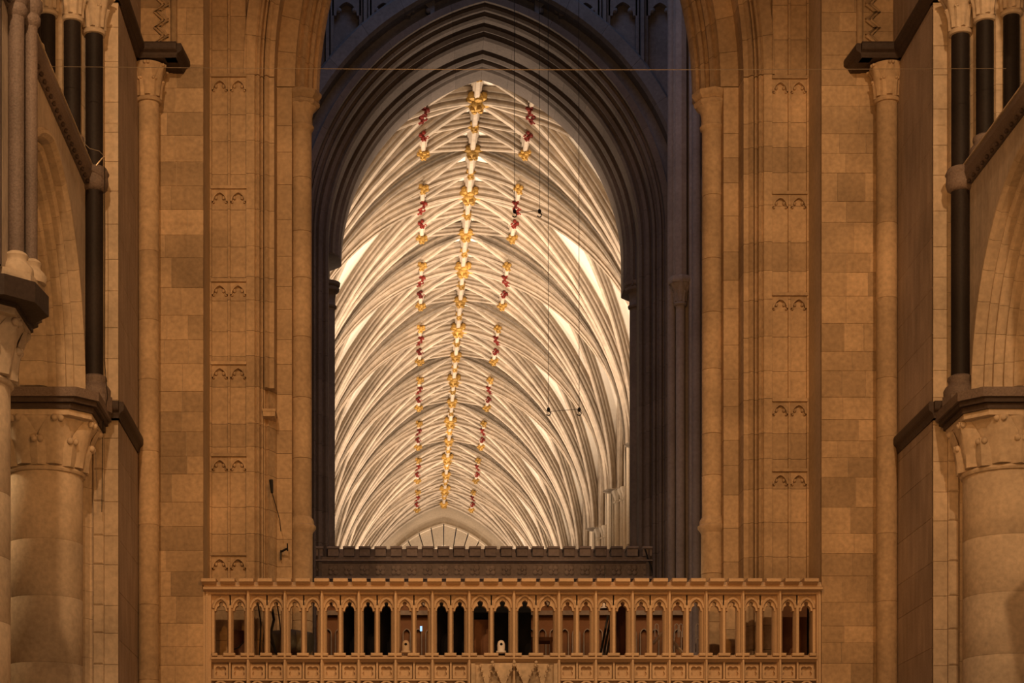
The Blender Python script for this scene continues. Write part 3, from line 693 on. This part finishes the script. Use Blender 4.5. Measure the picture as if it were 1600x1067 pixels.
mb = MB(); mb.plan([(-6.8, 22.36), (-6.34, 22.36), (-6.04, 22.66), (-5.98, 23.2), (-6.2, 23.45), (-6.8, 23.45)], 7.26, 7.50); mb.build('plinth', 'string', t)
# wall strip and jamb seen beyond the pair
mb = MB(); mb.box(-6.62, -6.44, 22.2, 22.7, 7.6, 14); tag(mb.build('trim_pilaster', 'side'), 'pale pilaster behind the twin shafts at the left edge', None, kind='structure')

# ------------------------------------------------------------------ choir screen (pulpitum) with battlemented gallery front
YS = 31.0
k97 = F/YS
def X(px): return (px-VX)/k97+CX
def Z(py): return (VY-py)/k97
scn = root('gallery_screen', (0, YS, FLOOR), 'pale stone screen with two battlemented tiers of narrow arched openings across the choir', 'screen')
mb = MB(); mb.box(-4.95, 4.95, YS+.02, YS+.45, FLOOR, Z(1060)-.45); mb.build('lower_wall', 'screen', scn)
mb = MB(); mb.box(-4.95, 4.95, YS+.3, YS+2.6, Z(1030)-.3, Z(1030)-.02); mb.build('loft_floor', 'wood', scn)
edges = [330+57.6*i for i in range(8)]+[803.0]+[873.3+57.5*i for i in range(8)]
# top rail
mb = MB(); prof = [(YS-.02, Z(924)), (YS-.13, Z(922.5)), (YS-.13, Z(919.5)), (YS-.05, Z(917)), (YS-.01, Z(912)), (YS+.02, Z(909)), (YS+.3, Z(909)), (YS+.3, Z(924))]
mb.loft([[(x, a, b) for a, b in prof] for x in (-4.95, 4.95)]); mb.build('cornice', 'screen', scn)
mb = MB(); mb.box(-4.95, 4.95, YS+.02, YS+.3, Z(928), Z(923)); mb.build('head_rail', 'screen', scn)
# merlons of the top rail
nm = 33; step = (1283-316)/nm
for i in range(nm):
    px = 316+step*i; x0, x1 = X(px), X(px+22.5)
    mb = MB(); prof = [(YS+.0, Z(915)), (YS-.09, Z(913)), (YS-.16, Z(911)), (YS-.16, Z(906.5)), (YS-.12, Z(905)), (YS+.22, Z(904.5)), (YS+.22, Z(915))]
    mb.loft([[(x, a, b) for a, b in prof] for x in (x0, x1)]); mb.build('merlon', 'screen', scn)
# end posts
for x0, x1 in ((X(317), X(330)), (X(1276), X(1283))):
    mb = MB(); mb.box(x0, x1, YS, YS+.3, FLOOR, Z(924)); mb.box((x0+x1)/2-.015, (x0+x1)/2+.015, YS-.03, YS, FLOOR, Z(924)); mb.build('end_post', 'screen', scn)
# bay posts: chamfered with a thin fillet in front
def post_mesh():
    mb = MB(); mb.plan([(-.075, .30), (-.075, .16), (-.05, .10), (-.035, .08), (-.03, .02), (-.015, 0), (-.015, -.05), (.015, -.05), (.015, 0), (.03, .02), (.035, .08), (.05, .10), (.075, .16), (.075, .30)], FLOOR, Z(923)); return mb
def place(mb, x): 
    o = MB(); o.v = [(a+x, b+YS, c) for a, b, c in mb.v]; o.f = list(mb.f); return o
for e in edges[1:-1]: place(post_mesh(), X(e)).build('bay_post', 'screen', scn, True, angle=25)
# lights
def light_head(w, ztop, zs, zarch):
    """stone plate over one cusped light: w = half opening, zs springing of the shoulders"""
    mb = MB(); n = 22; wk = w*.36; kz = zs+.10
    pts = []
    for i in range(9):
        a = pi/2*i/8; pts.append((-w+(w-wk*.8)*(1-cos(a)), zs+.085*sin(a)))
    for i in range(9):
        a = pi*1.15*i/8-.075*pi; pts.append((-wk*1.15*cos(a), kz+wk*.6+wk*1.3*sin(a)))
    for i in range(8, -1, -1):
        a = pi/2*i/8; pts.append((w-(w-wk*.8)*(1-cos(a)), zs+.085*sin(a)))
    return pts, ztop
def head_plate(c, w, W2, zs, ztop, y0, y1):
    pts, _ = light_head(w, ztop, zs, 0)
    mb = MB(); b = len(mb.v)
    # outer boundary follows the same number of points along a rectangle's top
    n = len(pts)
    for i, (x, z) in enumerate(pts):
        t = i/(n-1); ox = -W2+2*W2*t
        mb.v += [(c+x, y0, z), (c+ox, y0, ztop), (c+ox, y1, ztop), (c+x, y1, z)]
    for i in range(n-1):
        p = b+4*i; q = p+4
        mb.f += [(p, q, q+1, p+1), (p+1, q+1, q+2, p+2), (p+2, q+2, q+3, p+3), (p+3, q+3, q, p)]
    # side fillings
    for sd in (-1, 1):
        mb.add([(c+sd*w, y0, zs), (c+sd*W2, y0, zs), (c+sd*W2, y0, ztop), (c+sd*w, y1, zs), (c+sd*W2, y1, zs), (c+sd*W2, y1, ztop)], [(0, 1, 2), (3, 5, 4), (0, 3, 4, 1), (1, 4, 5, 2)])
    return mb
ZSILL = Z(1021)
for i in range(len(edges)-1):
    xa, xb = X(edges[i]), X(edges[i+1]); c = (xa+xb)/2; bw = (xb-xa)/2
    if i == 0: xa += 0
    hw = bw/2
    bay = root('tmp', (c, YS, 0), '', None)   # replaced below: a bay is a part of the screen
    bpy.data.objects.remove(bay)
    # centre colonette
    mb = MB(); mb.plan([(c-.045, YS+.22), (c-.045, YS+.12), (c-.025, YS+.07), (c-.02, YS+.04), (c+.02, YS+.04), (c+.025, YS+.07), (c+.045, YS+.12), (c+.045, YS+.22)], ZSILL-.05, Z(945)); mb.build('colonette', 'screen', scn, True, angle=25)
    mb = MB(); mb.box(c-.03, c+.03, YS+.115, YS+.2, Z(952), Z(926)); mb.build('spandrel_block', 'screen', scn)
    for sd in (-1, 1):
        lc = c+sd*hw*1.0
        w_ = hw-.065; 
        mb = head_plate(lc, w_*.92, hw+.01, Z(953), Z(926), YS+.10, YS+.22); 
        mb.build('tracery_head', 'screen', scn)
        fr = lambda a, v, z, lc=lc: (lc+a, v, z)
        mb = MB()
        for q in (-1, 1): arch_piece(mb, [(-.012, YS+.12), (-.012, YS+.045), (.012, YS+.035), (.03, YS+.06), (.03, YS+.12)], hw-.035, Z(949), (hw-.035)*1.45, q, 0, 1, 6, fr)
        mb.build('arch_moulding', 'screen', scn, True, angle=30)
        # jamb fillet each side of the light, half-length thicker lower part
        mb = MB(); mb.box(lc+sd*(hw-.045), lc+sd*(hw+.0), YS+.08, YS+.25, ZSILL, Z(950)); mb.build('jamb', 'screen', scn)
        # lower tier: quatrefoil panel and beginning of the arch below
        if not (7 <= i <= 8):
            n = 32; b = MB(); q0 = hw-.03; zc = Z(1048); hz = .115
            vs = []
            for j in range(n):
                a = 2*pi*j/n; rq = .062+.036*abs(cos(2*(a+pi/4)))
                m_ = max(abs(cos(a))/q0, abs(sin(a))/hz)
                for yy in (YS+.07, YS+.14): vs += [(lc+rq*1.05*cos(a), yy, zc+rq*sin(a)), (lc+cos(a)/m_, yy, zc+sin(a)/m_)]
            fs = []
            for j in range(n):
                p = 4*j; q = 4*((j+1) % n)
                fs += [(p, p+1, q+1, q), (p+2, q+2, q+3, p+3), (p, q, q+2, p+2), (p+1, p+3, q+3, q+1)]
            b.add(vs, fs); b.build('quatrefoil', 'screen', scn)
            mb = MB()
            for q in (-1, 1): arch_piece(mb, [(-.012, YS+.14), (-.012, YS+.03), (.02, YS+.03), (.02, YS+.14)], hw-.03, Z(1062)-(.17), (hw-.03)*1.35, q, 0, 1, 6, fr)
            mb.build('arch_moulding', 'screen', scn, True, angle=30)
    if not (7 <= i <= 8):
        mb = MB(); mb.box(xa, xb, YS+.14, YS+.3, Z(1064)-.3, Z(1034)); mb.build('back_panel', 'screen', scn)
        mb = MB(); mb.box(c-.014, c+.014, YS+.03, YS+.14, Z(1062), Z(1034)); mb.build('mullion', 'screen', scn)
        mb = MB(); mb.box(xa, xb, YS+.02, YS+.14, Z(1063), Z(1060.5)); mb.build('lower_rail', 'screen', scn)
    # sill rail with its small merlons
    mb = MB(); prof = [(YS+.3, Z(1034)), (YS+.04, Z(1034)), (YS-.02, Z(1031)), (YS-.07, Z(1030)), (YS-.07, Z(1028)), (YS+.0, Z(1025.5)), (YS+.04, Z(1023)), (YS+.3, Z(1023))]
    mb.loft([[(x, a, b) for a, b in prof] for x in (xa, xb)]); mb.build('sill', 'screen', scn)
    wd = xb-xa
    for f0, f1 in ((.02, .17), (.33, .65), (.80, .98)):
        mb = MB(); mb.box(xa+wd*f0, xa+wd*f1, YS-.06, YS+.1, Z(1025.5), Z(1020.5), .012); mb.build('sill_merlon', 'screen', scn)
# central niche canopy
cn = root('niche_canopy', (X(803), YS, Z(1067)-.5), 'carved stone canopy of pointed gables under the centre of the screen', 'canopy')
mb = MB(); mb.box(X(736), X(872), YS+.05, YS+.3, Z(1067)-.6, Z(1030)); mb.build('back_panel', 'carved', cn)
for px in (739, 868):
    mb = MB(); mb.box(X(px-3), X(px+3), YS-.05, YS+.1, Z(1067)-.6, Z(1037)); mb.build('side_shaft', 'carved', cn)
for a, b, yy in ((750, 770, YS-.0), (769, 803, YS-.10), (803, 837, YS-.10), (838, 857, YS-.0)):
    mb = MB(); m_ = (X(a)+X(b))/2
    mb.loft([[(X(a), yy, Z(1037)), (X(b), yy, Z(1037)), (X(b), YS+.1, Z(1037)), (X(a), YS+.1, Z(1037))],
             [(m_-.02, yy-.06, Z(1072)), (m_+.02, yy-.06, Z(1072)), (m_+.02, YS+.1, Z(1072)), (m_-.02, YS+.1, Z(1072))]]); g_ = mb.build('gable', 'carved', cn)
    for j in range(4):
        for sd in (-1, 1):
            t_ = (j+.5)/4; hw_ = (X(b)-X(a))/2*(1-t_)
            mb = MB(); mb.ball((m_+sd*(hw_+.01), yy-.03, Z(1037)-.33*t_), .026, 6, 4); mb.build('crocket', 'carved', g_, True)
for j in range(3):
    mb = MB(); px = 769+34*j; mb.ball((X(px), YS-.10, Z(1036)), .03, 8, 5); mb.build('bud', 'carved', cn, True)
# ---- things standing on the screen sill and in the loft
def camera_unit(px, mat, lab):
    x = X(px); z0 = Z(1020.5); t = root('video_camera', (x, YS-.0, z0), lab, 'camera', 'small dome cameras on the screen')
    mb = MB(); mb.lathe((x, YS, 0), [(.055, z0-.0), (.075, z0+.005), (.08, z0+.02), (.075, z0+.035), (.06, z0+.04), (.058, z0+.05)], 20); mb.build('base', mat, t, True)
    mb = MB(); mb.lathe((x, YS, 0), [(.06, z0+.05), (.062, z0+.12), (.06, z0+.15), (.048, z0+.185), (.025, z0+.205), (.002, z0+.21)], 20); mb.build('dome', mat, t, True)
    mb = MB(); mb.ball((x, YS-.05, z0+.135), .026, 10, 6, (1, .8, 1)); mb.build('lens', 'black', t, True)
camera_unit(634, 'cream', 'cream dome camera on the screen sill, left of centre')
camera_unit(783, 'white', 'white dome camera on the screen sill, at the centre')
def at(px, py, y): return ((px-VX)*y/F+CX, y, (VY-py)*y/F)
def board(px0, px1, py0, py1, y, mat, name, lab, cat, d=.05):
    a = at(px0, py1, y); b = at(px1, py0, y)
    mb = MB(); mb.box(a[0], b[0], y, y+d, a[2], b[2]); o = mb.build(name, mat); return tag(o, lab, cat)
board(532, 617, 918, 1034, 31.75, 'black', 'black_screen', 'wide black screen in the loft behind the left openings', 'screen')
board(683, 732, 918, 1034, 31.75, 'black', 'black_screen', 'narrow black screen in the loft left of the centre post', 'screen')
board(737, 830, 918, 1034, 31.9, 'black', 'black_screen', 'black screen in the loft behind the central openings', 'screen')
board(741, 768, 968, 1034, 31.7, 'wood', 'speaker_cabinet', 'brown box standing before the central black screen', 'cabinet', .15)
board(962, 984, 918, 1034, 31.75, 'maroon', 'dark_screen', 'dark maroon panel in the loft right of centre', 'screen')
board(330, 362, 926, 1034, 32.1, 'wood', 'wooden_door', 'dark wooden panel in the loft behind the first opening', 'panel')
board(362, 384, 985, 1034, 31.9, 'wood', 'wooden_box', 'brown box in the loft behind the second opening', 'box', .2)
board(1246, 1270, 930, 1034, 32.0, 'wood', 'wooden_door', 'dark wooden panel in the loft behind the last opening', 'panel')
board(1222, 1244, 935, 1034, 32.0, 'wood', 'wooden_door', 'brown wooden panel in the loft behind the last opening but one', 'panel')
# grey cover roll
a = at(425, 1003, 32.2); b = at(485, 1005, 32.0)
mb = MB(); mb.tube([a, ((a[0]+b[0])/2, 32.1, a[2]), b], [.19, .2, .18], 16); tag(mb.build('rolled_cover', 'cover', None, True), 'rolled grey green cover lying in the loft behind the left openings', 'cover')
# cables in the loft
for j, pts in enumerate((((423, 925), (424, 945), (428, 968), (423, 990), (431, 1020)), ((431, 930), (437, 970), (441, 1018)), ((401, 932), (408, 975), (405, 1025)), ((418, 994), (426, 1008), (432, 1022)), ((362, 1016), (372, 1012), (382, 1002)))):
    mb = MB(); mb.tube([at(px, py, 31.6) for px, py in pts], .012 if j else .025, 6); tag(mb.build('cable', 'metal', None, True), ['thick black cable hanging in the loft behind the left openings', 'thin black cable beside the thick one in the loft', 'thin cable behind the third opening from the left', 'short curled cable end in front of the rolled cover', 'pale loop of cable behind the second opening'][j], 'cable')
# carved inner parapet of the loft
ip = root('loft_panelling', (0, 34.3, 4.0), 'dark carved panelling of small arched lights at the back of the loft', 'panelling')
mb = MB(); mb.box(-3.3, 3.3, 34.3, 34.4, 3.9, 5.95); mb.build('back_board', 'wood', ip)
mb = MB(); mb.box(-3.3, 3.3, 34.15, 34.35, 5.42, 5.5); mb.box(-3.3, 3.3, 34.2, 34.35, 4.55, 4.6); mb.build('rail', 'parapet', ip)
x = -3.2
while x < 3.2:
    fr = lambda a, v, z, x=x: (x+.1+a, v, z)
    mb = MB(); 
    for q in (-1, 1):
        arch_piece(mb, [(0, 34.3), (0, 34.22), (.018, 34.22), (.018, 34.3)], .055, 5.1, .08, q, 0, 1, 4, fr)
        mb.box(x+.1+q*.055, x+.1+q*.073, 34.22, 34.3, 4.62, 5.1)
    mb.build('arched_light', 'parapet', ip)
    mb = MB()
    for q in (-1, 1): arch_piece(mb, [(0, 34.3), (0, 34.2), (.02, 34.2), (.02, 34.3)], .085, 5.6, .1, q, 0, 1, 4, fr)
    mb.ball((x+.1, 34.25, 5.68), .03, 6, 4); mb.build('cusped_head', 'greylight', ip)
    x += .2
# stair rails
for j, (p, q, lab) in enumerate((((1020, 1006), (1036, 988), 'light wooden handrail sloping up behind the right openings'), ((1052, 1003), (1068, 1022), 'light wooden handrail sloping down behind the right openings'))):
    mb = MB(); mb.tube([at(*p, 32), at(*q, 32)], .03, 4); tag(mb.build('handrail', 'side'), lab, 'handrail')
# table and lamp, monitor
t = root('side_table', at(845, 1010, 32.2), 'small reddish wooden table right of the central posts', 'table')
a = at(828, 998, 32.2); b = at(864, 996, 32.2)
mb = MB(); mb.box(a[0], b[0], 32.2, 32.6, a[2]-.03, a[2]+.03); mb.build('tabletop', 'wood', t)
for x in (a[0]+.02, b[0]-.05):
    mb = MB(); mb.box(x, x+.035, 32.2, 32.24, 4.13*32.2/31-.25, a[2]-.03); mb.build('leg', 'wood', t)
t = root('hanging_lamp', at(945, 945, 32.4), 'pale shaded lamp with a metal rim hanging right of the centre', 'lamp')
p = at(945, 948, 32.4); mb = MB(); mb.lathe((p[0], p[1], p[2]-.03), [(.085, 0), (.08, .03), (.045, .06), (.03, .10), (.045, .13), (.03, .18), (.005, .2)], 16); mb.build('shade', 'white', t, True)
mb = MB(); mb.lathe((p[0], p[1], p[2]-.045), [(.075, 0), (.09, .01), (.08, .02)], 16); mb.build('rim', 'metal', t, True)
mb = MB(); mb.tube([(p[0], p[1], p[2]+.15), (p[0], p[1], p[2]+.7)], .006, 5); mb.build('cord', 'metal', t)
t = root('music_desk', at(955, 1000, 32.3), 'black slanting desk frame behind the openings right of centre', 'desk')
for j in range(4):
    mb = MB(); mb.tube([at(938+j*5, 1024, 32.2), at(950+j*4, 962+j*4, 32.3)], .02, 5); mb.build('bar', 'metal', t)
a = at(658, 982, 32.3); mb = MB(); mb.box(a[0]-.018, a[0]+.018, 32.3, 32.33, a[2]-.04, a[2]+.04); tag(mb.build('monitor', 'screenlit'), 'small glowing blue monitor behind the openings left of centre', 'monitor')
for j, (px, py) in enumerate(((837, 936), (1017, 934))):
    a = at(px, py, 31.7); mb = MB(); mb.lathe((a[0], a[1], a[2]-.06), [(.01, 0), (.05, .08), (.055, .1), (.01, .11)], 10) if j == 0 else mb.box(a[0]-.035, a[0]+.035, 31.7, 31.74, a[2]-.01, a[2]+.01)
    tag(mb.build('small_lamp', 'lamp'), ['small pale cone lamp near the top of the opening right of centre', 'tiny pale strip lamp near the top of a right opening'][j], 'lamp')
# low chairs / pale carved finials in the loft
t = root('carved_finial', at(1090, 1000, 32.6), 'pale arched hoops standing in the loft behind the right openings', 'hoops')
for px, top in ((1026, 975), (1064, 975), (1090, 975), (1090, 998), (1057, 975)):
    a = at(px, 1024, 32.6); b = at(px, top, 32.6)
    fr = lambda u, v, z: (a[0]+u, v, z)
    mb = MB()
    for q in (-1, 1):
        arch_piece(mb, [(0, 32.64), (0, 32.6), (.012, 32.6), (.012, 32.64)], .022, b[2]-.03, .03, q, 0, 1, 4, fr); mb.box(a[0]+q*.022, a[0]+q*.034, 32.6, 32.64, b[2]-.22, b[2]-.03)
    mb.build('hoop', 'greylight', t)

# ------------------------------------------------------------------ wires, hooks and brackets
t = root('choir_wire', at(245, 108, 27.4), 'thin pale wire stretched level across the whole choir near the top', 'wire')
mb = MB(); A = at(75, 104, 27.4); B = at(1572, 107, 27.4)
mb.tube([(A[0]+(B[0]-A[0])*i/20, 27.4, A[2]+(B[2]-A[2])*i/20-.03*sin(pi*i/20)) for i in range(21)], .0042, 5); mb.build('strand', 'wire', t)
for j, (px0, px1, py) in enumerate(((804, 843, 330), (857, 905, 640))):
    for q, px in enumerate((px0, px1)):
        t = root('hanging_wire', at(px, py, 38), '%s wire ending in a dark hook, %s pair in the crossing' % (['left hand', 'right hand'][q], ['shorter', 'longer'][j]), 'wire', 'hook wires hanging in the crossing')
        p = at(px, py, 38)
        mb = MB(); mb.tube([(p[0], 38, p[2]), (p[0]-.02, 38, 29.7)], .0055, 5); mb.build('strand', 'metal', t)
        mb = MB(); mb.ball((p[0], 38, p[2]), .035, 8, 5, (1, 1, 1.4)); mb.tube([(p[0]+.04*sin(a_), 38, p[2]-.075-.04*cos(a_)) for a_ in [pi-i*.55 for i in range(9)]], .012, 5); mb.build('hook', 'metal', t, True)
    a = at(px0, py+3, 38); b = at(px1, py-1, 38)
    mb = MB(); mb.tube([a, b], .005, 5); tag(mb.build('cross_wire', 'metal'), 'thin horizontal wire joining the %s pair of hooks' % ['shorter', 'longer'][j], 'wire')
# black lamp/microphone on the left pier with its cable, and bracket
t = root('microphone', at(424, 760, 32.0), 'small black microphone fixed on the left pier with a trailing cable', 'microphone')
mb = MB(); mb.tube([at(423.5, 750, 32.03), at(425, 770, 32.0)], [.035, .022], 8); mb.build('body', 'metal', t, True)
mb = MB(); mb.tube([at(425, 770, 32.02), at(431, 790, 32.05), at(437, 812, 32.1), at(439, 830, 32.2)], .007, 5); mb.build('cable', 'metal', t)
t = root('wall_bracket', at(445, 858, 32.4), 'small dark iron bracket on the left pier beside the round shaft', 'bracket')
mb = MB(); mb.tube([at(439, 862, 32.4), at(449, 857, 32.3)], .02, 5); mb.box(at(439, 0, 32.45)[0]-.01, at(439, 0, 32.45)[0]+.01, 32.4, 32.5, at(0, 874, 32.45)[2], at(0, 860, 32.45)[2]); mb.build('arm', 'metal', t)
mb = MB(); mb.tube([at(449, 849, 32.3), at(449.5, 861, 32.3)], .012, 5); mb.build('peg', 'metal', t)
# rope at the end of the strainer bridge
mb = MB(); mb.tube([at(1008, 858, 42.85), at(1012, 872, 42.87), at(1017, 885, 42.87), at(1021, 902, 42.87)], .018, 6); tag(mb.build('rope', 'metal', None, True), 'dark rope trailing down at the right end of the grey battlemented bridge', 'rope')
# loose cable curling on the left gallery
mb = MB(); mb.tube([at(122, 203, 27.6), at(128, 220, 27.6), at(140, 232, 27.6), at(155, 236, 27.6), at(163, 244, 27.6), at(160, 247, 27.6), at(150, 259, 27.6)], [.006]*5+[.008, .014], 5); tag(mb.build('cable', 'wire', None, True), 'thin pale cable curling past the left gallery shafts', 'cable')
mb = MB(); mb.tube([at(163, 246, 28.0), at(164, 380, 28.0), at(163, 560, 28.0), at(168, 620, 27.9), at(161, 660, 28.2), at(159, 800, 28.4)], .006, 5); tag(mb.build('cable', 'metal', None, True), 'dark cable running down beside the lower marble shaft on the left', 'cable')
